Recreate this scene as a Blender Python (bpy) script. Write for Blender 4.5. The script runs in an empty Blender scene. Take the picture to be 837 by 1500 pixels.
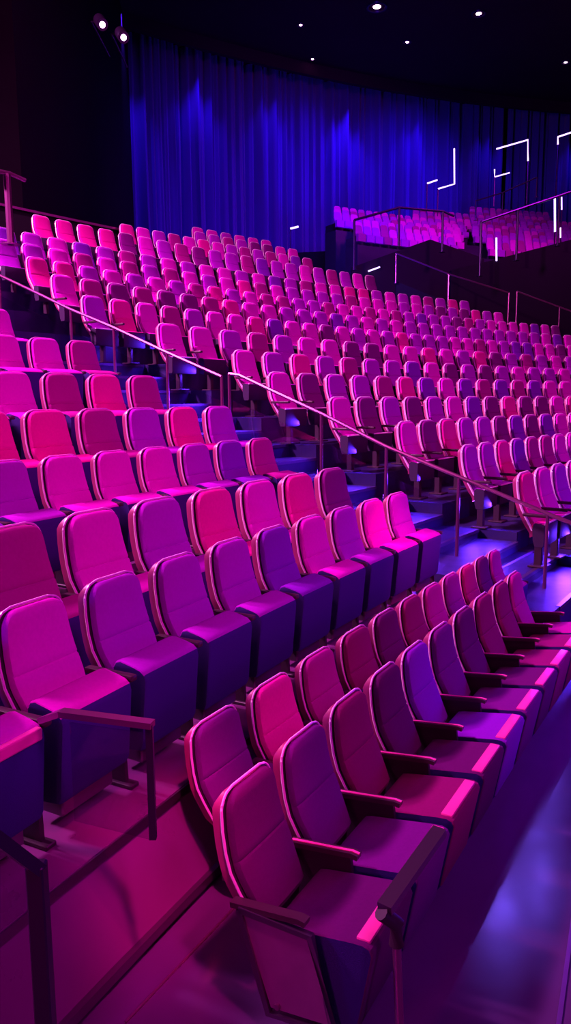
import bpy, bmesh, math, random
from mathutils import Vector, Matrix
random.seed(7)
S = bpy.context.scene
COL = S.collection
R = math.radians
# ------------------------------------------------------------------ camera
PIT, F = 0.1499, 1100.0
cam_d = bpy.data.cameras.new('camera'); cam = bpy.data.objects.new('camera', cam_d); COL.objects.link(cam)
cam_d.sensor_fit = 'VERTICAL'; cam_d.sensor_height = 36.0; cam_d.lens = 36.0 * F / 1500.0
cam_d.clip_start = 0.05; cam_d.clip_end = 300
cam.location = (0, 0, 0)
cam.rotation_euler = (math.pi/2 - PIT, 0, 0)
cam.rotation_euler = (Matrix.Rotation(math.pi/2 - PIT, 3, 'X') @ Matrix.Rotation(-0.006, 3, 'Z')).to_euler()
S.camera = cam
# ------------------------------------------------------------------ colour handling and world
vs = S.view_settings
vs.view_transform = 'Standard'; vs.look = 'None'; vs.gamma = 1.0; vs.exposure = -0.35; vs.use_curve_mapping = False
w = bpy.data.worlds.new('world'); S.world = w; w.use_nodes = True
w.node_tree.nodes['Background'].inputs[0].default_value = (0.16, 0.02, 0.62, 1)
w.node_tree.nodes['Background'].inputs[1].default_value = 0.012

def aim(o, target):
    d = Vector(target) - o.location
    o.rotation_euler = d.to_track_quat('-Z', 'Y').to_euler()
def area(name, loc, target, size, power, color, spread=180, sy=None):
    l = bpy.data.lights.new(name, 'AREA'); l.energy = power; l.color = color; l.size = size; l.spread = R(spread)
    if sy: l.shape = 'RECTANGLE'; l.size_y = sy
    o = bpy.data.objects.new(name, l); COL.objects.link(o); o.location = loc; aim(o, target); return o
def spot(name, loc, target, power, color, ang, blend=0.6, rad=0.15):
    l = bpy.data.lights.new(name, 'SPOT'); l.energy = power; l.color = color; l.spot_size = R(ang); l.spot_blend = blend
    l.shadow_soft_size = rad
    o = bpy.data.objects.new(name, l); COL.objects.link(o); o.location = loc; aim(o, target); return o
PINK = (1.0, 0.012, 0.62); HOT = (1.0, 0.02, 0.28); BLUE = (0.10, 0.02, 1.0); PALE = (1.0, 0.24, 0.78); VIO = (0.45, 0.02, 1.0)
# stage wash from high over the stage side
area('stage_wash_near', (6.5, -2.0, 7.0), (-2.2, 6.4, 0.2), 1.4, 72, PINK, 50)
area('stage_wash_front', (6.0, -1.0, 4.0), (1.0, 4.2, -1.5), 1.0, 11, PINK, 70)
area('stage_wash_middle', (14, 5, 12), (2.5, 12, 0.8), 2.5, 270, (1.0, 0.01, 0.78), 100)
area('stage_wash_far', (17, 10, 16), (1, 17, 3.0), 3.0, 540, (1.0, 0.01, 0.80), 90)
# pale back-lights high on the left
area('rim_light_near', (-7.0, 5.0, 6.0), (-0.5, 4.5, -1.0), 0.9, 300, PALE, 90)
area('rim_light_far', (-9.5, 7.5, 9.0), (3, 14.5, 0.6), 0.9, 3000, PALE, 110)
area('rim_light_front', (-3.2, 4.6, 4.2), (1.2, 4.4, -2.0), 0.6, 12, (1.0, 0.10, 0.45), 80)
# blue wash on the front floor and the stair
area('blue_floor_wash', (2.6, 4.6, -1.2), (1.4, 3.2, -2.1), 0.4, 9, BLUE, 120)
area('blue_floor_wash_right', (4.5, 6.5, 0.4), (2.6, 5.4, -2.1), 0.6, 40, BLUE, 90)
area('blue_low_front', (2.4, 0.8, -1.7), (0.8, 3.0, -1.8), 0.4, 2.5, BLUE, 120)
area('blue_far_front', (7, 6.5, -0.6), (3.5, 9.0, -1.7), 0.6, 40, BLUE, 120)
for rr_, zz_ in ((39.7, -1.72), (40.6, -1.45), (41.5, -1.2), (42.4, -.9), (43.3, -.55), (44.2, -.2), (45.1, .18), (46.0, .58)):
    X_ = 35.11 + rr_*math.cos(R(143.8)); Y_ = -15.33 + rr_*math.sin(R(143.8))
    X2 = 35.11 + (rr_-.1)*math.cos(R(145.6)); Y2 = -15.33 + (rr_-.1)*math.sin(R(145.6))
    area('step_light', (X_, Y_, zz_ + .22), (X2, Y2, zz_ - .30), 0.35, 26, BLUE, 140, .06)
spot('red_floor_pool', (0.6, 1.2, 4.0), (-0.47, 2.82, -1.85), 3600, HOT, 10, 1.0)
spot('red_floor_pool_low', (1.0, 0.4, 4.0), (-0.40, 2.45, -2.05), 1800, HOT, 8, 1.0)
area('magenta_floor_fill', (1.2, 0.2, 3.4), (-0.7, 2.6, -1.8), 0.6, 2.5, (0.9, 0.01, 0.9), 30)
area('end_panel_fill', (-1.3, 0.4, -0.6), (0.05, 2.3, -1.8), 0.4, 3.5, (1.0, 0.02, 0.45), 70)  # added unseen fill that brightens the near end panel
spot('red_floor_pool_far', (4.0, 4.0, 4.5), (0.85, 6.3, -1.7), 5000, HOT, 12, 1.0)
area('blue_left_low', (-2.2, 1.9, -0.3), (-0.6, 2.8, -1.8), 0.4, 9, BLUE, 140)
for u_, v_, pw_ in ((783, 1238, 170), (790, 1307, 200), (728, 1357, 240), (738, 1318, 140), (800, 1150, 160)):
    x_ = (u_-418.5)/F; t_ = -(v_-750)/F; c_, s_ = math.cos(PIT), math.sin(PIT); d_ = Vector((x_, c_ + t_*s_, -s_ + t_*c_)); p_ = d_*(-2.08/d_.z)
    l_ = p_ + Vector((d_.x, d_.y, -d_.z))*(12.5/-d_.z)
    spot('floor_highlight_spot', l_, p_, pw_, (0.16, 0.08, 1.0), 12, 1.0, 0.10)
# curtain up-stage: blue spots hidden behind the soffit lip, broad streaks from unseen spots added off to the right
for aa_, pw_ in ((126.6, 2200), (122.6, 1100), (118.8, 600), (114.6, 1700), (110.6, 700), (106, 600), (100.5, 600)):
    X_ = 35.11 + 73.0*math.cos(R(aa_)); Y_ = -15.33 + 73.0*math.sin(R(aa_)); X2 = 35.11 + 75.0*math.cos(R(aa_)); Y2 = -15.33 + 75.0*math.sin(R(aa_))
    spot('curtain_spot', (X_, Y_, 20.3), (X2, Y2, 12), pw_, (0.09, 0.01, 1.0), 62, 1.0, 0.1)
spot('curtain_streak', (24, 20, 19), (8.0, 56, 14.5), 46000, (0.06, 0.01, 1.0), 17, 1.0, 0.3)
spot('curtain_streak_low', (30, 26, 18), (1.0, 52, 15.0), 45000, (0.06, 0.01, 1.0), 13, 1.0, 0.3)
area('blue_behind_rows', (1.0, 26.5, 4.5), (4.0, 48, 9), 1.5, 600, BLUE, 120)
area('balcony_wash', (16, 26, 17), (8.5, 38, 9), 2.5, 800, (0.75, 0.02, 0.85), 80)
area('balcony_blue', (3.0, 33, 11.5), (4.0, 42, 8), 2.0, 500, BLUE, 140)

# ------------------------------------------------------------------ materials
def mat(name, col, rough=0.6, metal=0.0, spec=0.5, noise=None, bump=None, sheen=0.0, coat=0.0):
    m = bpy.data.materials.new(name); m.use_nodes = True; nt = m.node_tree; b = nt.nodes['Principled BSDF']
    b.inputs['Base Color'].default_value = (*col, 1); b.inputs['Roughness'].default_value = rough
    b.inputs['Metallic'].default_value = metal; b.inputs['Specular IOR Level'].default_value = spec
    b.inputs['Sheen Weight'].default_value = sheen; b.inputs['Coat Weight'].default_value = coat
    tc = nt.nodes.new('ShaderNodeTexCoord')
    if noise:
        sc, amt = noise
        n = nt.nodes.new('ShaderNodeTexNoise'); n.inputs['Scale'].default_value = sc; n.inputs['Detail'].default_value = 4
        nt.links.new(tc.outputs['Object'], n.inputs['Vector'])
        r = nt.nodes.new('ShaderNodeMapRange'); r.inputs[3].default_value = 1 - amt; r.inputs[4].default_value = 1 + amt
        nt.links.new(n.outputs['Fac'], r.inputs[0])
        x = nt.nodes.new('ShaderNodeVectorMath'); x.operation = 'SCALE'; x.inputs[0].default_value = col
        nt.links.new(r.outputs[0], x.inputs['Scale']); nt.links.new(x.outputs[0], b.inputs['Base Color'])
    if bump:
        sc, st = bump
        n2 = nt.nodes.new('ShaderNodeTexNoise'); n2.inputs['Scale'].default_value = sc; n2.inputs['Detail'].default_value = 3
        nt.links.new(tc.outputs['Object'], n2.inputs['Vector'])
        bp = nt.nodes.new('ShaderNodeBump'); bp.inputs['Strength'].default_value = st; bp.inputs['Distance'].default_value = 0.01
        nt.links.new(n2.outputs['Fac'], bp.inputs['Height']); nt.links.new(bp.outputs[0], b.inputs['Normal'])
    return m
def emis(name, col, strength):
    m = bpy.data.materials.new(name); m.use_nodes = True; nt = m.node_tree; nt.nodes.clear()
    e = nt.nodes.new('ShaderNodeEmission'); e.inputs[0].default_value = (*col, 1); e.inputs[1].default_value = strength
    o = nt.nodes.new('ShaderNodeOutputMaterial'); nt.links.new(e.outputs[0], o.inputs[0]); return m
FAB = {}
for k, c in {'r': (0.72, 0.004, 0.33), 'm': (0.68, 0.004, 0.54), 'p': (0.40, 0.004, 0.52), 'v': (0.21, 0.004, 0.46), 'd': (0.20, 0.004, 0.20), 'w': (0.38, 0.004, 0.25), 'k': (0.11, 0.004, 0.11), 'j': (0.15, 0.004, 0.19), 'h': (0.22, 0.004, 0.12)}.items():  # last three tones darkened, imitating dimmer light on the front rows
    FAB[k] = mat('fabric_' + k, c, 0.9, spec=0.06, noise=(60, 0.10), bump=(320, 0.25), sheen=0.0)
CNAME = {'r': 'crimson', 'm': 'magenta', 'p': 'purple', 'v': 'violet', 'd': 'dark plum', 'w': 'wine red', 'k': 'dimly lit plum', 'j': 'dimly lit purple', 'h': 'dimly lit wine'}
M_SHELL = mat('dark_parts_gap_shade', (0.03, 0.012, 0.03), 0.45, spec=0.4)
M_SHELLP = mat('plum_shell', (0.34, 0.03, 0.15), 0.42, spec=0.5)
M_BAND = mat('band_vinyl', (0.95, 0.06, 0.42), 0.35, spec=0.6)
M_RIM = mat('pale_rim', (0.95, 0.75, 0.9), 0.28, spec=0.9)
M_ARM = mat('dark_armrest', (0.05, 0.015, 0.035), 0.38, spec=0.5)
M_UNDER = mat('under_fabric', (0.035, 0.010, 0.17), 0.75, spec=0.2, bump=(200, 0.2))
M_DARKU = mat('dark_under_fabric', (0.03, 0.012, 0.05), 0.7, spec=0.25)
M_PANEL = mat('end_panel', (0.30, 0.10, 0.26), 0.35, 0.3, noise=(9, .2))
M_METAL = mat('dark_metal', (0.20, 0.12, 0.22), 0.3, 0.85)
M_RAIL = mat('rail_metal', (0.38, 0.10, 0.30), 0.30, 0.85)
M_RAILD = mat('rail_dark', (0.05, 0.02, 0.08), 0.35, 0.7)
M_LED = emis('led_white', (0.62, 0.38, 1.0), 4.0)
M_LEDB = emis('led_blue', (0.16, 0.03, 1.0), 6.0)
M_LAMP = emis('lamp_glow', (1.0, 0.50, 1.0), 14.0)
M_WALL = mat('dark_wall', (0.010, 0.005, 0.012), 0.8, spec=0.2, noise=(0.6, 0.2))
M_CEIL = mat('dark_ceiling', (0.05, 0.012, 0.035), 0.9, spec=0.1, noise=(0.4, 0.15))
def floor_mat(name, col, rough):
    m = mat(name, col, rough, spec=0.5, noise=(2.2, 0.25)); nt = m.node_tree; b = nt.nodes['Principled BSDF']
    tc = [n for n in nt.nodes if n.bl_idname == 'ShaderNodeTexCoord'][0]
    n = nt.nodes.new('ShaderNodeTexNoise'); n.inputs['Scale'].default_value = 5; n.inputs['Detail'].default_value = 5
    mp = nt.nodes.new('ShaderNodeMapRange'); mp.inputs[3].default_value = rough - 0.1; mp.inputs[4].default_value = rough + 0.12
    nt.links.new(tc.outputs['Object'], n.inputs['Vector']); nt.links.new(n.outputs['Fac'], mp.inputs[0]); nt.links.new(mp.outputs[0], b.inputs['Roughness'])
    return m
M_FLOOR = floor_mat('floor_boards', (0.085, 0.03, 0.13), 0.16)
M_STAIR = floor_mat('stair_carpet', (0.022, 0.012, 0.10), 0.40)
M_TREAD = floor_mat('tread_floor', (0.14, 0.03, 0.14), 0.30)
M_RISER = mat('riser', (0.02, 0.01, 0.04), 0.5, noise=(4, 0.2))
def curtain_mat():
    m = mat('curtain_cloth', (0.10, 0.05, 0.55), 0.85, spec=0.2, sheen=0.3); return m
M_CURT = curtain_mat()
def glass_mat():
    m = bpy.data.materials.new('rail_glass'); m.use_nodes = True; nt = m.node_tree; nt.nodes.clear()
    t = nt.nodes.new('ShaderNodeBsdfTransparent'); t.inputs[0].default_value = (0.86, 0.80, 0.90, 1)
    g = nt.nodes.new('ShaderNodeBsdfGlossy'); g.inputs['Roughness'].default_value = 0.06; g.inputs[0].default_value = (0.8, 0.6, 0.9, 1)
    mx = nt.nodes.new('ShaderNodeMixShader'); mx.inputs[0].default_value = 0.07
    o = nt.nodes.new('ShaderNodeOutputMaterial'); nt.links.new(t.outputs[0], mx.inputs[1]); nt.links.new(g.outputs[0], mx.inputs[2]); nt.links.new(mx.outputs[0], o.inputs[0]); return m
M_GLASS = glass_mat()

# ------------------------------------------------------------------ mesh helpers
def tomesh(bm, name, m, smooth=False):
    bmesh.ops.recalc_face_normals(bm, faces=bm.faces)
    me = bpy.data.meshes.new(name); bm.to_mesh(me); bm.free()
    for mm in (m if isinstance(m, (list, tuple)) else [m]): me.materials.append(mm)
    if smooth:
        for p in me.polygons: p.use_smooth = True
        try: me.set_sharp_from_angle(angle=R(40))
        except Exception: pass
    return me
def obj(name, me, parent=None):
    o = bpy.data.objects.new(name, me); COL.objects.link(o)
    if parent: o.parent = parent
    return o
def mobj(name, bm, m, parent=None, smooth=False): return obj(name, tomesh(bm, name, m, smooth), parent)
def tag(o, label=None, cat=None, group=None, kind=None):
    if label: o['label'] = label
    if cat: o['category'] = cat
    if group: o['group'] = group
    if kind: o['kind'] = kind
    return o
def struct(name, bm, m, smooth=False): return tag(mobj(name, bm, m, None, smooth), kind='structure')
def empty(name, loc, rz=0):
    o = bpy.data.objects.new(name, None); COL.objects.link(o); o.location = loc; o.rotation_euler = (0, 0, rz); o.empty_display_size = 0.1; return o
def box(bm, x0, x1, y0, y1, z0, z1, bev=0.0, seg=2, M=None):
    r = bmesh.ops.create_cube(bm, size=1.0)
    T = Matrix.Translation(((x0+x1)/2, (y0+y1)/2, (z0+z1)/2)) @ Matrix.Diagonal((abs(x1-x0), abs(y1-y0), abs(z1-z0), 1))
    bmesh.ops.transform(bm, matrix=T, verts=r['verts'])
    if bev:
        vv = set(r['verts']); es = [e for e in bm.edges if e.verts[0] in vv]
        q = bmesh.ops.bevel(bm, geom=es, offset=bev, segments=seg, profile=0.5, affect='EDGES'); vs_ = set(q['verts']) | {v for v in vv if v.is_valid}
    else: vs_ = r['verts']
    if M is not None: bmesh.ops.transform(bm, matrix=M, verts=list(vs_))
def tube(bm, pts, r, n=8, sq=False, cap=True):
    pts = [Vector(p) for p in pts]; rings = []
    for i, p in enumerate(pts):
        d = (pts[min(i+1, len(pts)-1)] - pts[max(i-1, 0)]).normalized()
        up = Vector((0, 0, 1)) if abs(d.z) < 0.95 else Vector((0, 1, 0))
        a = d.cross(up).normalized(); b = a.cross(d).normalized()
        if sq: ring = [bm.verts.new(p + a*r[0]*sx + b*r[1]*sy) for sx, sy in ((-1,-1), (1,-1), (1,1), (-1,1))]
        else: ring = [bm.verts.new(p + a*(r*math.cos(2*math.pi*k/n)) + b*(r*math.sin(2*math.pi*k/n))) for k in range(n)]
        rings.append(ring)
    m = len(rings[0])
    for A, B in zip(rings, rings[1:]):
        for k in range(m): bm.faces.new((A[k], A[(k+1) % m], B[(k+1) % m], B[k]))
    if cap: bm.faces.new(rings[0][::-1]); bm.faces.new(rings[-1])
def cyl(bm, p, q, r, n=16): tube(bm, [p, q], r, n)
def prism(bm, poly, z0, z1):
    a = [bm.verts.new((x, y, z0)) for x, y in poly]; b = [bm.verts.new((x, y, z1)) for x, y in poly]
    bm.faces.new(a[::-1]); bm.faces.new(b); n = len(poly)
    for k in range(n): bm.faces.new((a[k], a[(k+1) % n], b[(k+1) % n], b[k]))
def polar(C, rad, a): return (C[0] + rad*math.cos(R(a)), C[1] + rad*math.sin(R(a)))
def ring(bm, C, r0, r1, a0, a1, z0, z1, n=24):
    P = [a0 + (a1-a0)*i/n for i in range(n+1)]; V = []
    for a in P:
        p, q = polar(C, r0, a), polar(C, r1, a)
        V.append([bm.verts.new((*p, z1)), bm.verts.new((*q, z1)), bm.verts.new((*q, z0)), bm.verts.new((*p, z0))])
    for A, B in zip(V, V[1:]):
        for k in range(4): bm.faces.new((A[k], A[(k+1) % 4], B[(k+1) % 4], B[k]))
    bm.faces.new(V[0]); bm.faces.new(V[-1][::-1])
def px(u, v, y):   # a place in the hall seen in direction (u, v), at depth y
    x = (u-418.5)/F; t = -(v-750)/F; c, s = math.cos(PIT), math.sin(PIT)
    d = Vector((x, c + t*s, -s + t*c)); return d*(y/d.y)

# ------------------------------------------------------------------ seat rows
CN, CF = (34.69, -15.44), (35.11, -15.33)
# left block rows: R, z of backrest tops, first angle, pitch, first index, count
LEFT = {'A': (40.19, -.825, 152.70, .503, -2, 11), 'B': (41.08, -.688, 151.70, .638, -1, 8), 'C': (41.98, -.415, 150.66, .533, -1, 8),
        'D': (42.89, -.091, 149.01, .621, -1, 6), 'E': (43.80, .271, 148.49, .619, -1, 5), 'F': (44.72, .712, 147.66, .571, -1, 4), 'G': (45.64, 1.112, 146.88, .56, -1, 2)}
FAR = {'A': (39.89, -.764, 144.90, .572, 5), 'B': (40.80, -.555, 143.84, .518, 9), 'C': (41.71, -.301, 143.58, .585, 12), 'D': (42.62, .004, 143.75, .664, 14),
       'E': (43.52, .342, 143.89, .690, 16), 'F': (44.43, .687, 143.41, .689, 18), 'G': (45.34, 1.075, 144.18, .680, 22), 'H': (46.25, 1.478, 144.96, .531, 31),
       'J': (47.16, 1.884, 144.70, .553, 33), 'K': (48.07, 2.275, 144.42, .524, 35), 'L': (48.98, 2.681, 144.36, .546, 31), 'M': (49.90, 3.094, 143.62, .573, 28),
       'N': (50.81, 3.696, 141.97, .544, 21), 'O': (51.73, 4.141, 138.69, .488, 14), 'U': (52.65, 4.567, 135.28, .511, 8), 'T': (53.57, 4.929, 134.57, .535, 6)}
HT = 0.95
# ------------------------------------------------------------------ setting: stepped floors
bm = bmesh.new()
order = 'ABCDEFG'
zbot = -3.2
for i, k in enumerate(order):
    rr, z = LEFT[k][:2]
    f = z - HT*min(1.15, max(.86, LEFT[k][3]/.56))
    nxt = LEFT[order[i+1]][0] if i+1 < len(order) else rr + .92
    r0 = rr - (.46 if k == 'A' else .60); r1 = nxt - .60
    ring(bm, CN, r0, r1, 146.35, 166, zbot, f, 20)
struct('floor_left_terraces', bm, M_TREAD)
bm = bmesh.new(); order = 'ABCDEFGHJKLMNOUT'; FFL = {}
for i, k in enumerate(order):
    rr, z, a0, sp, n = FAR[k]
    f = z - HT; FFL[k] = f
    nxt = FAR[order[i+1]][0] if i+1 < len(order) else rr + 1.2
    ae = a0 - math.degrees(n*sp/rr) - 1.6
    if k in 'ABCDEFGH': ae = 104
    ring(bm, CF, rr-.60, nxt-.60, ae, (143.95 if k in 'ABCDEFGH' else 165) if k in 'ABCDEFGH' else 164, zbot, f, 30)
struct('floor_far_terraces', bm, M_STAIR)
# stair in the aisle: two steps to each row, with nosings
bm = bmesh.new(); bn = bmesh.new()
for i, k in enumerate('ABCDEFGH'):
    rr = FAR[k][0]; f = FFL[k]; prev = FFL['ABCDEFGH'[i-1]] if i else f - .22
    ring(bm, CF, rr-.62, rr-.16, 143.95, 146.75, zbot, (f+prev)/2, 4)
    ring(bm, CF, rr-.16, rr+.31, 143.95, 146.75, zbot, f - .004, 4)
    for q, zz in ((rr-.62, (f+prev)/2), (rr-.16, f-.004)):
        ring(bn, CF, q-.012, q+.03, 144.0, 146.4, zz-.03, zz+.004, 4)
struct('floor_stair', bm, M_STAIR); struct('trim_1', bn, M_METAL)
# sloped kick board and kerb in front of the left block, then the low front floor
FZ = -2.08
bm = bmesh.new()
V = []
for i in range(25):
    a = 138 + 28*i/24
    V.append([bm.verts.new((*polar(CN, r_, a), z_)) for r_, z_ in ((39.75, -1.70), (39.575, -2.02), (39.575, -3.2), (39.75, -3.2))])
for A, B in zip(V, V[1:]):
    for k in range(4): bm.faces.new((A[k], A[(k+1) % 4], B[(k+1) % 4], B[k]))
bm.faces.new(V[0]); bm.faces.new(V[-1][::-1])
struct('floor_kick_slope', bm, M_TREAD)
bm = bmesh.new(); ring(bm, CN, 39.722, 39.752, 146.36, 166, -1.72, -1.682, 20)
struct('trim_2', bm, M_METAL)
bm = bmesh.new(); ring(bm, CN, 39.555, 39.585, 139, 166, -2.05, -2.012, 20)
struct('trim_4', bm, M_METAL)
bm = bmesh.new(); box(bm, -40, 60, -30, 70, -3.3, FZ)
struct('floor', bm, M_FLOOR)

# ------------------------------------------------------------------ walls, curtain, ceiling
bm = bmesh.new(); ring(bm, CF, 54.9, 55.2, 139.6, 168, -2, 21.5, 24)
struct('wall_back', bm, M_WALL)
bm = bmesh.new()
p, q = Vector((*polar(CF, 54.9, 139.6), 0)), Vector((-8.9, 47.6, 0)); d = (q-p).normalized(); nn = Vector((-d.y, d.x, 0))*.3
prism(bm, [(p.x, p.y), (q.x, q.y), (q.x+nn.x, q.y+nn.y), (p.x+nn.x, p.y+nn.y)], -2, 21.5)
struct('wall_left', bm, M_WALL)
bm = bmesh.new(); ring(bm, CF, 76.2, 76.5, 80, 130, -2, 21.5, 30)
struct('wall_curtain_side', bm, M_WALL)
bm = bmesh.new(); box(bm, -45, 75, -40, 75, 20.6, 20.9)
struct('ceiling', bm, M_CEIL)
bm = bmesh.new(); ring(bm, CF, 73.6, 73.9, 78, 129, 19.9, 20.7, 40)
struct('trim_3', bm, M_CEIL)
# curtain: one thing per drop
random.seed(3)
a = 128.2; drops = 0
while drops < 2:
    wd = (23.2, 21.5)[drops]; bm = bmesh.new(); prev = None; n = 500; tt = []
    ph = random.uniform(0, 6)
    for i in range(n+1):
        aa = a - wd*i/n; s = i/n*wd
        off = .34*math.sin(s*7.5 + ph + 1.3*math.sin(s*1.9)) + .20*math.sin(s*17 + 2*ph) + .25*math.sin(s*3.1 + .8*math.sin(s*.9)) + .07*math.sin(s*41)
        tt.append((aa, off))
    V = []
    for aa, off in tt:
        V.append([bm.verts.new((*polar(CF, 75.1 + off*(1 if z_ < 15 else .75), aa), z_)) for z_ in (3, 9, 15, 20.5)])
    for A, B in zip(V, V[1:]):
        for k in range(3): bm.faces.new((A[k], B[k], B[k+1], A[k+1]))
    o = mobj('stage_curtain', bm, M_CURT, None, True)
    so = o.modifiers.new('thickness', 'SOLIDIFY'); so.thickness = 0.03
    drops += 1
    tag(o, ('wide blue pleated curtain beside the dark left wall', 'blue pleated curtain behind the distant balcony seats')[drops-1], 'curtain', 'blue curtains along the back of the hall')
    a -= wd + 0.35

# ------------------------------------------------------------------ seat meshes
def loft(bm, st, cs=None):
    rings = []
    for (c, nrm, w_, t0, t1, br) in st:      # centre, depth direction, half width, back depth, front depth, edge roundness
        pts = []
        for (x, dd) in ((-w_, t0), (-w_, t1-br), (-w_+br*.35, t1-br*.3), (-w_+br*1.2, t1), (-w_*.45, t1+.004), (0, t1+.006), (w_*.45, t1+.004), (w_-br*1.2, t1), (w_-br*.35, t1-br*.3), (w_, t1-br), (w_, t0)):
            pts.append(bm.verts.new((x, c[0] + nrm[0]*dd, c[1] + nrm[1]*dd)))
        rings.append(pts)
    m = len(rings[0])
    for A, B in zip(rings, rings[1:]):
        for k in range(m): bm.faces.new((A[k], A[(k+1) % m], B[(k+1) % m], B[k]))
    bm.faces.new(rings[0][::-1]); bm.faces.new(rings[-1])
# profile of the backrest, s = height above floor; returns y, z and outward normal
PR = [(.40, .175), (.48, .135), (.56, .095), (.64, .058), (.72, .030), (.80, .014), (.88, .004), (.95, .0)]
def prof(z):
    for (z0, y0), (z1, y1) in zip(PR, PR[1:]):
        if z <= z1 or z1 == .95:
            t = (z-z0)/(z1-z0); y = y0 + (y1-y0)*t; break
    i = max(1, min(len(PR)-2, int((z-.40)/.08)))
    dz = PR[i+1][0]-PR[i-1][0]; dy = PR[i+1][1]-PR[i-1][1]; L = math.hypot(dz, dy)
    return (y, z), (dz/L, -dy/L)
def halfw(z, w0=.222, top=.95, r=.085):
    w_ = w0 - .030*max(0, (z-.62)/.33)**1.2 - .035*max(0, (.62-z)/.22)
    if z > top-r:
        q = (z-(top-r))/r; w_ -= r*(1-math.sqrt(max(0, 1-q*q)))*.85
    return w_
ZS = [.41, .43, .48, .54, .60, .64, .662, .67, .678, .70, .76, .82, .865, .89, .91, .925, .937, .945, .95]
def back_mesh(kind):
    bm = bmesh.new(); st = []
    for z in ZS:
        c, nr = prof(z); w_ = halfw(z, .213, .95) - .004
        groove = -.007 if abs(z-.67) < .004 else 0
        e = max(0, (z-.915)/.035); t1 = .004 + groove - .02*e**2
        if z < .43: t1 -= .02
        st.append((c, nr, max(w_, .05), -.035, t1, .022))
    loft(bm, st); return tomesh(bm, 'backrest', [FAB['m']], True)
def shell_mesh():
    bm = bmesh.new(); st = []
    for z in [.36, .40] + ZS[1:]:
        c, nr = prof(max(z, .40)); c = (c[0], z)
        w_ = halfw(z, .226, .955) - (.0 if z > .45 else .02)
        st.append((c, nr, max(w_, .05), -.095 + .03*max(0, (z-.9)/.05), -.042, .008))
    loft(bm, st); 
    bm.faces.ensure_lookup_table()
    for i in range((len(st)-1)*11):
        if 1 <= i % 11 <= 8: bm.faces[i].material_index = 1  # shell front coloured black to stand for the shadowed gap around the cushion
    return tomesh(bm, 'back_shell', [M_SHELLP, M_SHELL], True)
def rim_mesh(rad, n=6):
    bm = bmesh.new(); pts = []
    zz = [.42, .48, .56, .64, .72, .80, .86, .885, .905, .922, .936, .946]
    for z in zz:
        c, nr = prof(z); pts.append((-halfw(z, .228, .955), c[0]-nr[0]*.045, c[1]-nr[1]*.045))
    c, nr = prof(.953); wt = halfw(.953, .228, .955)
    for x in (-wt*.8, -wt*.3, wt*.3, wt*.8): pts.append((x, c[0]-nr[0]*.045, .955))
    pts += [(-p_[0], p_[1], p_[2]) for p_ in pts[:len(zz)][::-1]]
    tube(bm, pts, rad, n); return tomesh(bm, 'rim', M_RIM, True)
def folded_mesh():      # tipped-up seat: padded slab standing in front of the backrest
    bm = bmesh.new(); secs = []
    P = [(.14, .47), (.145, .565), (.16, .592), (.19, .60), (.27, .583), (.315, .570), (.338, .550), (.345, .52), (.315, .18), (.30, .15), (.20, .14), (.16, .30)]
    for x, k in ((-.225, .0), (-.221, .006), (-.212, .0)): pass
    for x, sh in ((-.226, .014), (-.222, .004), (-.208, 0), (.208, 0), (.222, .004), (.226, .014)):
        cy, cz = .24, .37
        secs.append([bm.verts.new((x, y + (cy-y)*sh*2.2, z + (cz-z)*sh*2.2)) for y, z in P])
    n = len(P)
    for A, B in zip(secs, secs[1:]):
        for k in range(n):
            f = bm.faces.new((A[k], A[(k+1) % n], B[(k+1) % n], B[k]))
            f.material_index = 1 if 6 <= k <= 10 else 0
    for s_ in (secs[0], secs[-1]): f = bm.faces.new(s_); f.material_index = 1
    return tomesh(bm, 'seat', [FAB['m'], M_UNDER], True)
def long_mesh():        # lowered deep seat with a front apron
    bm = bmesh.new(); secs = []
    P = [(.20, .36), (.205, .435), (.22, .455), (.25, .464), (.59, .520), (.635, .524), (.662, .514), (.672, .49), (.61, .14), (.59, .11), (.50, .10), (.24, .28)]
    for x, sh in ((-.226, .014), (-.222, .004), (-.208, 0), (.208, 0), (.222, .004), (.226, .014)):
        cy, cz = .40, .36
        secs.append([bm.verts.new((x, y + (cy-y)*sh*1.6, z + (cz-z)*sh*1.6)) for y, z in P])
    n = len(P)
    for A, B in zip(secs, secs[1:]):
        for k in range(n):
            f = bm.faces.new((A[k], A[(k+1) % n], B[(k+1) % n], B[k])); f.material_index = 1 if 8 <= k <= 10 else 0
    for s_ in (secs[0], secs[-1]): f = bm.faces.new(s_); f.material_index = 1
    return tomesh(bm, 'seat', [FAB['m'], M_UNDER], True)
def foldfar_mesh():     # shorter tipped-up seat of the raked block
    bm = bmesh.new(); secs = []
    P = [(.13, .42), (.14, .47), (.16, .485), (.22, .480), (.245, .470), (.255, .45), (.25, .26), (.24, .24), (.16, .24), (.14, .30)]
    for x, sh in ((-.226, .014), (-.218, .0), (.218, .0), (.226, .014)):
        secs.append([bm.verts.new((x, y + (.19-y)*sh*2.2, z + (.36-z)*sh*2.2)) for y, z in P])
    n = len(P)
    for A, B in zip(secs, secs[1:]):
        for k in range(n):
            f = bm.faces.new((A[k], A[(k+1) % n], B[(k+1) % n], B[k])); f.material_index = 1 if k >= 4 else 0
    for s_ in (secs[0], secs[-1]): f = bm.faces.new(s_); f.material_index = 1
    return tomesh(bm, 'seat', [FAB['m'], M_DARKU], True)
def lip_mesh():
    bm = bmesh.new(); tube(bm, [(-.225, .252, .474), (.225, .252, .474)], .009, 5); return tomesh(bm, 'seat_edging', M_RIM, True)
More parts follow.
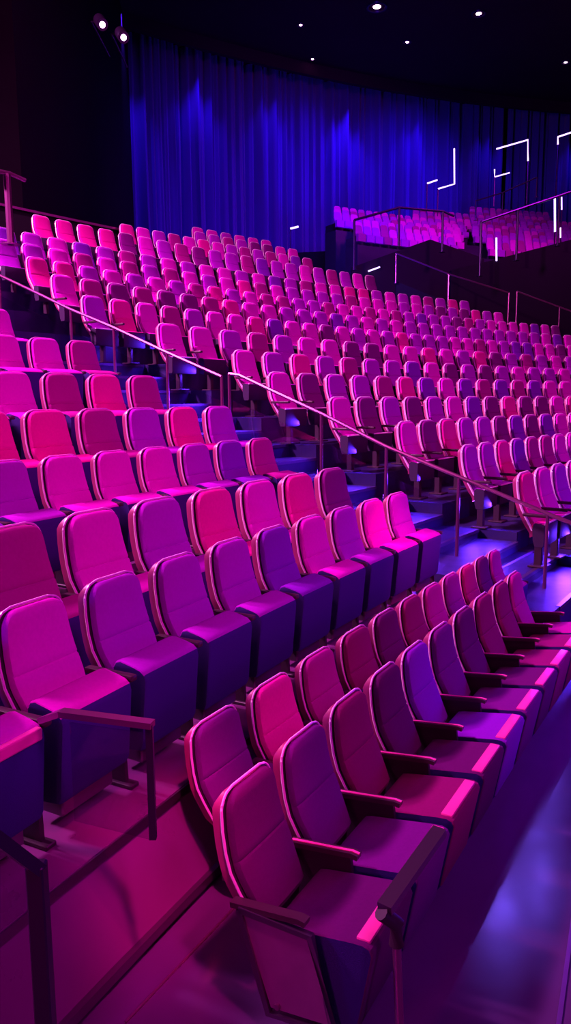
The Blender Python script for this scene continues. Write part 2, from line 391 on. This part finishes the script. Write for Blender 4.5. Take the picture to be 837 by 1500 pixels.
def leg_mesh():
    bm = bmesh.new(); box(bm, -.03, .03, .10, .18, 0, .26, .008, 1); box(bm, -.10, .10, .06, .24, 0, .02, .005, 1); return tomesh(bm, 'leg', M_SHELL)
def endpanel_mesh():
    bm = bmesh.new(); P = [(.10, .50), (.42, .50), (.52, .16), (.24, .12)]
    va = [bm.verts.new((.262, y, z)) for y, z in P]; vb = [bm.verts.new((.276, y, z)) for y, z in P]
    bm.faces.new(va[::-1]); bm.faces.new(vb)
    for k in range(4): bm.faces.new((va[k], va[(k+1) % 4], vb[(k+1) % 4], vb[k]))
    return tomesh(bm, 'end_panel', M_PANEL)
def endframe_mesh():
    bm = bmesh.new(); tube(bm, [(.272, .09, .515), (.272, .425, .515), (.272, .53, .13), (.272, .23, .09), (.272, .09, .515)], (.014, .014), sq=True, cap=False)
    return tomesh(bm, 'panel_frame', M_METAL)
def bolt_mesh():
    bm = bmesh.new(); tube(bm, [(.278, .275, .145), (.290, .275, .145)], .013, 12); return tomesh(bm, 'bolt', M_RAIL)
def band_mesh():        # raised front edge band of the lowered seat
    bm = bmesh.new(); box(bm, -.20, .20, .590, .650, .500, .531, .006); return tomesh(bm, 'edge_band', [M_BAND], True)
def arm_mesh(x, long=False):
    bm = bmesh.new(); y1 = .34
    if long: tube(bm, [(x, .045, .520), (x, .37, .560), (x, .40, .556)], (.024, .012), sq=True)
    else: box(bm, x-.024, x+.024, .045, y1, .545, .577, .010, 2)
    return tomesh(bm, 'armrest', M_ARM, True)
def armpost_mesh(x, long=False):
    bm = bmesh.new()
    y1 = .30 if not long else .38
    a_ = [(.08, .547), (y1, .547), (y1-.04, .30), (.27, .02), (.08, .02), (.06, .30)]
    if long: a_ = [(.07, .515), (.36, .548), (.37, .46), (.27, .02), (.08, .02), (.06, .30)]
    va = [bm.verts.new((x-.012, y, z)) for y, z in a_]; vb = [bm.verts.new((x+.012, y, z)) for y, z in a_]
    bm.faces.new(va[::-1]); bm.faces.new(vb)
    for k in range(6): bm.faces.new((va[k], va[(k+1) % 6], vb[(k+1) % 6], vb[k]))
    box(bm, x-.03, x+.03, .04, .32, 0, .022, .004, 1)
    return tomesh(bm, 'side_support', M_SHELL)
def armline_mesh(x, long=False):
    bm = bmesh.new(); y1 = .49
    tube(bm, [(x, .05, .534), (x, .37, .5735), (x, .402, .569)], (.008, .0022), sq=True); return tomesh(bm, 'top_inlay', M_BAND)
def under_mesh():
    bm = bmesh.new(); box(bm, -.17, .17, .12, .26, .05, .16, .01, 1); return tomesh(bm, 'tip_up_frame', M_METAL, True)
BACK = back_mesh(0); SHELL = shell_mesh(); RIM = rim_mesh(.0065); RIMF = rim_mesh(.013, 5); FOLD = folded_mesh(); FOLDF = foldfar_mesh(); LIP = lip_mesh(); LEG = leg_mesh(); LONG = long_mesh(); BAND = band_mesh()
ARM = arm_mesh(-.255); ARML = arm_mesh(-.255, True); POST = armpost_mesh(-.255); POSTL = armpost_mesh(-.255, True); INL = armline_mesh(-.255, True)
ARMR = arm_mesh(.255); POSTR = armpost_mesh(.255); ARMLR = arm_mesh(.255, True); POSTLR = armpost_mesh(.255, True); UNDER = under_mesh()
def fabric(o, c, slot=0):
    o.material_slots[slot].link = 'OBJECT'; o.material_slots[slot].material = FAB[c]
PROTO = {}
def proto(kind):
    r_ = empty('auditorium_seat', (0, 0, 0)); ch = []
    parts = [('backrest', BACK), ('back_shell', SHELL)]
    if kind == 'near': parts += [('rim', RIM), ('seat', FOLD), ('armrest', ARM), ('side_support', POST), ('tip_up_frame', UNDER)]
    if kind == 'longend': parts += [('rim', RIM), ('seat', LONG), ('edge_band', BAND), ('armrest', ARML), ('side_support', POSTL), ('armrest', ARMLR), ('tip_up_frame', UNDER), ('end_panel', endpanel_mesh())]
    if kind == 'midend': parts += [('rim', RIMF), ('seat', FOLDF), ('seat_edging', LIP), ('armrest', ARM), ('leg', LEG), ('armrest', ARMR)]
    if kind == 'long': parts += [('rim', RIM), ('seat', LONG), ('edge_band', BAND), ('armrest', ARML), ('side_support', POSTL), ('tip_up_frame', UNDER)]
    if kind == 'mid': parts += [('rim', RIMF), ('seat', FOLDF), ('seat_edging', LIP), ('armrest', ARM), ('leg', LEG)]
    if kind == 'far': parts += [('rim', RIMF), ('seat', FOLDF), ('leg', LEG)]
    for nme, me in parts:
        o = obj(nme, me, r_); ch.append(o)
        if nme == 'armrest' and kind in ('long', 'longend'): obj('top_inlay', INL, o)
        if nme == 'end_panel': obj('panel_frame', endframe_mesh(), o); obj('bolt', bolt_mesh(), o)
    return r_, ch
used = {}
def seat(kind, x, y, floor_z, facing, sx, sz, c, label, group):
    if kind not in PROTO: PROTO[kind] = proto(kind)
    r0, ch0 = PROTO[kind]
    if kind not in used: r_, ch = r0, ch0; used[kind] = 1
    else:
        r_ = r0.copy(); COL.objects.link(r_); ch = []
        for c0 in ch0:
            q = c0.copy(); COL.objects.link(q); q.parent = r_; ch.append(q)
            for g0 in c0.children: g_ = g0.copy(); COL.objects.link(g_); g_.parent = q
    r_.location = (x, y, floor_z); r_.rotation_euler = (0, 0, facing - math.pi/2); r_.scale = (sx, sz, sz)
    for q in ch:
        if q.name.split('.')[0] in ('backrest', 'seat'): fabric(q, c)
    tag(r_, label, 'seat', group); return r_
ORD = ['zeroth', 'first', 'second', 'third', 'fourth', 'fifth', 'sixth', 'seventh', 'eighth', 'ninth', 'tenth', 'eleventh', 'twelfth', 'thirteenth', 'fourteenth', 'fifteenth', 'sixteenth', 'seventeenth', 'eighteenth', 'nineteenth']
def o_(n):
    if n < 20: return ORD[n]
    t = {2: 'twenty', 3: 'thirty'}[n//10]
    return ({2: 'twentieth', 3: 'thirtieth'}[n//10]) if n % 10 == 0 else t + '-' + ORD[n % 10]
LC = {'A': 'mmmpppvmpmp', 'B': 'dwmprmrd', 'C': 'vpmmmpvw', 'D': 'rrwprp', 'E': 'mmwrw', 'F': 'rmmw', 'G': 'mm'}
for ri, k in enumerate('ABCDEFG'):
    rr, z, a0, sp, i0, n = LEFT[k]; s = min(1.15, max(.86, sp/.56))
    cols = LC[k]
    for j in range(n):
        a = a0 - math.degrees((i0+j)*sp/rr); x, y = polar(CN, rr, a); c = cols[j % len(cols)]
        fa = R(a) + math.pi
        from_aisle = n - j
        lb = '%s seat %s from the aisle, %s row of left block' % (CNAME[c], o_(from_aisle), o_(ri+1))
        sr = seat('near', x, y, z - HT*s, fa, s, s, c, lb, 'seats in the left block, %s row' % o_(ri+1))
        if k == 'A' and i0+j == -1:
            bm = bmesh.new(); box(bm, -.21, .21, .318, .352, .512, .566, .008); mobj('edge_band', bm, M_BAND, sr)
FC = {'A': 'rmpmm', 'B': 'pprvwwmmm', 'C': 'mdrppdvdvmmp', 'D': 'mdpdpmvdrddmrp', 'E': 'mdppwrvmvwvwvmmp'}
random.seed(21)
for ri, k in enumerate('ABCDEFGHJKLMNOUT'):
    rr, z, a0, sp, n = FAR[k]; s = min(1.10, max(.93, sp/.56))
    for j in range(n):
        a = a0 - math.degrees(j*sp/rr); x, y = polar(CF, rr, a)
        c = FC[k][j] if k in FC and j < len(FC[k]) else random.choice('mmmmpppppwwrdv')
        if k == 'N' and j < 4: c = 'r'
        lb = '%s seat %s from the stair, %s row of large block' % (CNAME[c], o_(j+1), o_(ri+1))
        seat('midend' if j == 0 and ri < 9 else 'mid' if ri < 5 else 'far', x, y, z - HT*1.0, R(a) + math.pi, s, 1.0, c, lb, 'seats in the large raked block, %s row' % o_(ri+1))
# front right rows
C2 = (86.458, -46.807)
KP = 0.78
def fan(R2, zt, us, kindname, cols, zf, rowlab, kinds):
    angs = []
    for u0 in us:
        best = None; lo, hi = 130.0, 160.0
        for it in range(60):
            mid = (lo+hi)/2; X, Y = polar(C2, R2, mid)
            d = Y*math.cos(PIT) - zt*math.sin(PIT)
            uu = 418.5 + F*X/d if d > .2 else -1e6
            if uu < u0: hi = mid
            else: lo = mid
        angs.append(mid)
    n = len(angs); t = [i for i in range(n)]        # smooth the spacing with a quadratic
    import numpy as np
    pf = np.polyfit(t, angs, 2); sm = np.polyval(pf, t)
    out = []
    for i in range(n):
        a = .5*angs[i] + .5*sm[i]; X, Y = polar(C2, R2, a); out.append((X*KP, Y*KP, a, zt*KP))
    for i, (X, Y, a, zz) in enumerate(out):
        nb = out[i+1] if i+1 < n else out[i-1]
        sp = math.hypot(X-nb[0], Y-nb[1]); sx = min(.84, max(.64, sp/.52)); sz = (zz - FZ)/HT
        c = cols[i % len(cols)]
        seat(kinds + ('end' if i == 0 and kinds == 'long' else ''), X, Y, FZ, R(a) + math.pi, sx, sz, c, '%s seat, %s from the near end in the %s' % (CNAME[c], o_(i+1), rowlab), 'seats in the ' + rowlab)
    return out
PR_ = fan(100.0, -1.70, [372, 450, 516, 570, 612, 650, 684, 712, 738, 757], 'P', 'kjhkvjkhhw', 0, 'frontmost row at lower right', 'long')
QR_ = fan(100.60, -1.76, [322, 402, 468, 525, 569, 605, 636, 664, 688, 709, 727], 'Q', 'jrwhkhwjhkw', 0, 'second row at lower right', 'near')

# ------------------------------------------------------------------ distant balcony
def ang_at(u, v, rad, C=CF):
    d = px(u, v, 1.0); k = d.x/d.y; lo, hi = 60.0, 175.0
    for _ in range(50):
        m = (lo+hi)/2; X, Y = polar(C, rad, m)
        if X > k*Y: hi_, lo_ = hi, m; lo = m
        else: hi = m
    return (lo+hi)/2
bmT = bmesh.new(); bmS = bmesh.new(); BR = []
random.seed(5)
for i in range(12):
    rr = 60 + .9*i; z = 7.75 + .40*i; BR.append((rr, z))
    segs = [(528, 676), (722, 850)] if i < 3 else [(497, 682), (700, 850)] if i < 6 else [(612, 700), (708, 850)] if i < 9 else [(695, 805)]
    aL = ang_at(segs[0][0]-10, 320, rr); ring(bmT, CF, rr-.45, rr+.45, 96, aL, 3.0, z-.95, 20)
    for u0, u1 in segs:
        a = ang_at(u0, 320, rr); a1 = ang_at(u1, 320, rr)
        while a > a1:
            X, Y = polar(CF, rr, a); n0 = len(bmS.verts)
            T = Matrix.Translation((X, Y, z-.95)) @ Matrix.Rotation(R(a)+math.pi/2, 4, 'Z')
            mi = random.choice((0, 0, 1, 1, 2)); f0 = len(bmS.faces)
            st = []
            for zz in (.42, .56, .70, .86, .92, .95):
                c, nr = prof(zz); st.append((c, nr, halfw(zz), -.06, .0, .01))
            loft(bmS, st)
            box(bmS, -.22, .22, .14, .30, .2, .52)
            bmS.verts.ensure_lookup_table(); bmS.faces.ensure_lookup_table()
            bmesh.ops.transform(bmS, matrix=T, verts=bmS.verts[n0:])
            for f in bmS.faces[f0:]: f.material_index = mi
            a -= math.degrees(.50/rr)
struct('floor_balcony_terraces', bmT, M_RISER)
o = mobj('balcony_seats', bmS, [FAB['m'], FAB['p'], FAB['w']]); tag(o, 'rows of small pink and purple seats on the distant upper balcony', 'seats', 'distant balcony seats', 'stuff')
# dark fascia walls below the balcony
def fascia(name, pts, th=.4, zb=-2):
    bm = bmesh.new(); P = [px(*p) for p in pts]; V = []
    for p in P: V.append([bm.verts.new((p.x, p.y, p.z)), bm.verts.new((p.x, p.y+th, p.z)), bm.verts.new((p.x, p.y+th, zb)), bm.verts.new((p.x, p.y, zb))])
    for A, B in zip(V, V[1:]):
        for k in range(4): bm.faces.new((A[k], A[(k+1) % 4], B[(k+1) % 4], B[k]))
    bm.faces.new(V[0]); bm.faces.new(V[-1][::-1]); struct(name, bm, M_WALL)
fascia('wall_balcony_front', [(518, 392, 33.5), (633, 352, 34.5), (712, 380, 35.5)])
fascia('wall_balcony_right', [(664, 397, 32.0), (720, 384, 32.5), (900, 338, 34)])
fascia('wall_side_low', [(380, 372, 43), (540, 366, 43)])

def railing(name, label, top, posts, post_len, rad, m, sub=None, glass=None, prad=None, cat='railing', mid=None):
    t = empty(name, top[0]); inv = -Vector(top[0])
    bm = bmesh.new(); tube(bm, [p + inv for p in top], rad, 8); mobj('handrail', bm, m, t, True)
    for p, L in zip(posts, post_len if isinstance(post_len, (list, tuple)) else [post_len]*len(posts)):
        bm = bmesh.new(); q = p + inv; tube(bm, [q, q - Vector((0, 0, L))], prad or rad*.9, 8)
        cyl(bm, q - Vector((0, 0, L)), q - Vector((0, 0, L-.012)), (prad or rad)*2.6, 12); mobj('post', bm, m, t, True)
    if glass:
        for p, q, L0, L1 in glass:
            bm = bmesh.new(); a_ = p+inv; b_ = q+inv; dz = Vector((0, 0, 1)); n_ = (b_-a_).cross(dz).normalized()*.004
            e = (b_-a_)*.04
            cs = [a_+e-dz*L0, b_-e-dz*L0, b_-e-dz*L1, a_+e-dz*L1]
            va = [bm.verts.new(c+n_) for c in cs]; vb = [bm.verts.new(c-n_) for c in cs]
            bm.faces.new(va); bm.faces.new(vb[::-1])
            for k in range(4): bm.faces.new((va[k], vb[k], vb[(k+1) % 4], va[(k+1) % 4]))
            mobj('glass_panel', bm, M_GLASS, t)
    tag(t, label, cat); return t
# long stair handrail on the radial line beside the large block
RA = 145.55
def on_line(u, v, a=RA):
    d = px(u, v, 1.0); k = d.x/d.y; cs, sn = math.cos(R(a)), math.sin(R(a))
    rad = (k*CF[1] - CF[0])/(cs - k*sn); return px(u, v, CF[1] + rad*sn)
up = [(-30, 385), (0, 400), (52, 425), (105, 451), (168, 478), (246, 515), (326, 551)]
lo = [(337, 547), (352, 549), (417, 580), (472, 606), (567, 655), (673, 700), (803, 755), (860, 778)]
U = [on_line(*p) for p in up]; L = [on_line(*p) for p in lo]
railing('stair_railing', 'upper run of the magenta stair handrail with glass panels', U, [U[i] for i in (1, 3, 4, 5, 6)], [.98]*5, .021, M_RAIL, prad=.018,
        glass=[(U[1], U[3], .30, .95), (U[3], U[4], .30, .95), (U[4], U[5], .30, .95), (U[5], U[6], .30, .95)])
railing('stair_railing', 'lower run of the stair handrail sloping down to the right edge', L, [L[i] for i in (0, 3, 4, 5, 6)], [.98, .98, .98, 1.02, 1.05], .021, M_RAIL, prad=.018,
        glass=[(L[0], L[3], .30, .95), (L[3], L[4], .30, .95), (L[4], L[5], .30, .95)])
# right aisle railing beyond the block
T = [px(583, 372, 31), px(660, 403, 30), px(748, 431, 29)]
fascia('wall_aisle_side', [(583, 372+41, 31.2), (660, 403+42, 30.2), (748, 431+43, 29.2), (900, 485+44, 28)], .3)
railing('aisle_railing', 'dark purple railing descending behind the right end of the large block', T, [T[0], T[1], T[2]], 1.15, .032, M_RAIL, prad=.03)
T = [px(760, 429, 28.8), px(822, 452, 28.2), px(880, 474, 27.6)]
railing('aisle_railing', 'short dark purple railing at the right edge beyond the seats', T, [T[0], T[1]], 1.15, .032, M_RAIL, prad=.03)
T = [px(522, 323, 32.6), px(588, 305, 33.3), px(652, 311, 34), px(668, 318, 34.2)]
railing('balcony_railing', 'black railing before the left part of the distant balcony', T, T[:3], [2.0, 1.6, 1.7], .05, M_RAILD, prad=.05)
T = [px(708, 327, 31.5), px(762, 309, 32), px(823, 289, 32.6), px(880, 270, 33)]
railing('balcony_railing', 'black railing before the right part of the distant balcony', T, T[:3], [2.1, 2.0, 2.0], .05, M_RAILD, prad=.05)
T = [px(700, 296, 42), px(740, 284, 42), px(790, 262, 42)]
railing('balcony_railing', 'thin dark railing between the upper balcony rows', T, T, 1.0, .035, M_RAILD)
# left back corner railing
T = [px(-20, 243, 12.6), px(4, 249, 12.8), px(18, 252, 13), px(40, 262, 13.2)]
railing('corner_railing', 'thick magenta railing post at the upper left edge', T, [px(13, 253, 12.9)], [1.1], .035, M_RAIL, prad=.06)
# low parapet behind the top left seats
bm = bmesh.new(); ring(bm, CF, 51.95, 52.05, 137.9, 146.0, 1.5, 4.02, 16); struct('wall_parapet', bm, M_WALL)
bm = bmesh.new(); ring(bm, CF, 51.90, 52.10, 137.9, 146.0, 4.02, 4.07, 16); struct('trim_5', bm, M_RAIL)
# ------------------------------------------------------------------ light tubes
def led(name, pts, y, r=.035, label='', m=None, pole=0):
    bm = bmesh.new(); P = [px(u, v, y) for u, v in pts]; o0 = P[0]; r *= .7
    tube(bm, [p-o0 for p in P], (r, r), sq=True); o = mobj(name, bm, m or M_LED); o.location = o0
    if pole: lowp = min(P, key=lambda p: p.z) - o0; bm = bmesh.new(); tube(bm, [lowp, lowp - Vector((0, 0, pole))], .03, 6); mobj('stand', bm, M_RAILD, o)
    tag(o, label, 'light tube'); return o
led('light_tube', [(669, 219), (669, 271), (645, 278)], 45, .05, 'white angled light tube below the right end of the curtain', pole=2.4)
led('light_tube', [(629, 270), (644, 265)], 47, .05, 'tiny white light tube left of the angled one', pole=1.6)
led('light_tube', [(731, 220), (777, 207), (777, 238)], 45, .05, 'white light tube like an open frame over the balcony', pole=2.4)
led('light_tube', [(728, 250), (728, 261), (750, 255)], 45, .04, 'small white L shaped light tube under the open frame one', pole=1.6)
led('light_tube', [(821, 214), (821, 203), (870, 187)], 45, .05, 'white light tube frame at the right edge, top', pole=3.2)
led('light_tube', [(816, 292), (816, 342)], 33.4, .045, 'tall upright white light tube at the balcony right side', pole=.7)
led('light_tube', [(826, 291), (826, 310)], 34.2, .03, 'short upright light tube beside the tall one', pole=1.7)
led('light_tube', [(824, 336), (824, 351)], 33.4, .03, 'short upright light tube low at the right edge', pole=.4)
led('light_tube', [(730, 350), (730, 384)], 32.55, .04, 'upright white light tube on the dark balcony wall')
led('light_tube', [(497, 340), (497, 356)], 43.1, .05, 'short upright light tube left of the balcony seats', pole=.7)
led('light_tube', [(428, 335), (440, 332)], 43.1, .06, 'small white light tube above the back row', pole=1.33)
led('light_tube', [(490, 377), (538, 366)], 42.5, .04, 'slanting blue light tube behind the seat block', M_LEDB)
led('light_tube', [(542, 398), (559, 392)], 33.6, .04, 'short slanting white light tube behind the seat block')
# ------------------------------------------------------------------ ceiling downlights and wall spots
def downlight(u, v, r, label):
    d = px(u, v, 1.0); p = px(u, v, 20.55/d.z)
    t = empty('ceiling_downlight', (p.x, p.y, 20.6)); bm = bmesh.new()
    pts = [(r*math.cos(2*math.pi*k/24), r*math.sin(2*math.pi*k/24), 0) for k in range(25)]
    tube(bm, pts, r*.16, 6, cap=False); mobj('trim_ring', bm, M_RAILD, t, True)
    bm = bmesh.new(); tube(bm, [(0, 0, -.02), (0, 0, .0)], r*.42, 16); mobj('lamp', bm, M_LAMP, t)
    tag(t, label, 'downlight')
downlight(557, 12, .50, 'large round ceiling downlight at the top centre')
downlight(706, 23, .36, 'round ceiling downlight at the top right')
downlight(445, 38, .20, 'small ceiling downlight left of the top centre')
downlight(601, 64, .22, 'bright small ceiling downlight above the curtain edge')
downlight(462, 88, .18, 'tiny ceiling downlight lowest beside the curtain top')
downlight(833, 95, .24, 'small ceiling downlight at the right edge')
for u, v, lab in ((154, 34, 'left one of the two spotlights high on the dark wall'), (185, 53, 'right one of the two spotlights high on the dark wall')):
    p = px(u, v, 17.0); t = empty('wall_spotlight', p); q = Vector((0, 0, 0)); d = (Vector((2, 6, -2)) - p).normalized()
    bm = bmesh.new(); tube(bm, [-d*.30, d*.02], .12, 16); mobj('housing', bm, M_RAILD, t, True)
    bm = bmesh.new(); tube(bm, [d*.021, d*.03], .06, 16); mobj('lamp', bm, M_LAMP, t)
    bm = bmesh.new(); tube(bm, [-d*.15, Vector((-.5, 1.2, .6))], .02, 6); tube(bm, [Vector((-.5, 1.2, .6)), Vector((-.6, 3.4, .8))], .02, 6); mobj('bracket', bm, M_RAILD, t)
    tag(t, lab, 'spotlight')
# ------------------------------------------------------------------ near railings
# post and rail at the lower left corner
P0_ = px(50, 1262, 1.62); Pm = px(-40, 1200, 1.50)
t = empty('corner_post_railing', P0_); bm = bmesh.new()
box(bm, -.021, .021, -.021, .021, -1.1, 0, .004, 1); mobj('post', bm, M_RAILD, t)
bm = bmesh.new(); tube(bm, [Vector((0, 0, -.012)), Pm - P0_], (.024, .014), sq=True); mobj('handrail', bm, M_RAILD, t)
tag(t, 'dark square post and rail at the lower left corner', 'railing')
# low end rail beside the first row of the left block
A_ = px(88, 1042, 2.50); B_ = px(222, 1060, 2.42); Cc = px(60, 1052, 2.56)
t = empty('end_rail', B_); bm = bmesh.new(); tube(bm, [Cc-B_, A_-B_, Vector((0, 0, 0))], (.020, .011), sq=True); mobj('handrail', bm, M_RAIL, t)
bm = bmesh.new(); tube(bm, [Vector((-.012, 0, 0)), Vector((-.012, 0, -.42))], (.012, .012), sq=True); mobj('post', bm, M_RAILD, t)
bm = bmesh.new(); e = (A_-B_); va = [bm.verts.new(c) for c in (Vector((-.02, 0, -.03)), e*.9+Vector((0, 0, -.03)), e*.9+Vector((0, 0, -.40)), Vector((-.02, 0, -.42)))]; bm.faces.new(va)
g = mobj('glass_panel', bm, M_GLASS, t); so = g.modifiers.new('thickness', 'SOLIDIFY'); so.thickness = .008
tag(t, 'low pink metal end rail with glass before the first left row', 'railing')
# bar and post at the near end of the frontmost row
A_ = px(642, 1218, 2.36); B_ = px(560, 1332, 2.06)
t = empty('end_bar', B_); bm = bmesh.new(); tube(bm, [A_-B_, Vector((0, 0, 0))], (.024, .014), sq=True); mobj('bar', bm, M_METAL, t)
Q0 = px(578, 1345, 2.08) - B_
bm = bmesh.new(); tube(bm, [Vector((-.01, 0, -.012)), Q0 + Vector((0, 0, -.02)), Q0 + Vector((0, 0, -.09))], .024, 10); mobj('joint', bm, M_SHELL, t, True)
bm = bmesh.new(); tube(bm, [Q0 + Vector((0, 0, -.06)), Q0 + Vector((.035, -.03, -.85))], .014, 12); mobj('post', bm, M_RAIL, t, True)
tag(t, 'blue metal bar and slim post at the frontmost row near end', 'railing')
# thin metal inlays in the front floor
bm = bmesh.new(); a_ = px(820, 1500, 1.0); 
def onfloor(u, v): d = px(u, v, 1.0); return px(u, v, FZ/d.z)
tube(bm, [onfloor(812, 1520)+Vector((0, 0, .003)), onfloor(845, 1290)+Vector((0, 0, .003))], (.008, .003), sq=True); struct('trim_6', bm, M_RAIL)
bm = bmesh.new(); tube(bm, [onfloor(180, 1497)+Vector((0, 0, .003)), onfloor(350, 1320)+Vector((0, 0, .003))], (.004, .003), sq=True); struct('trim_7', bm, M_RAIL)
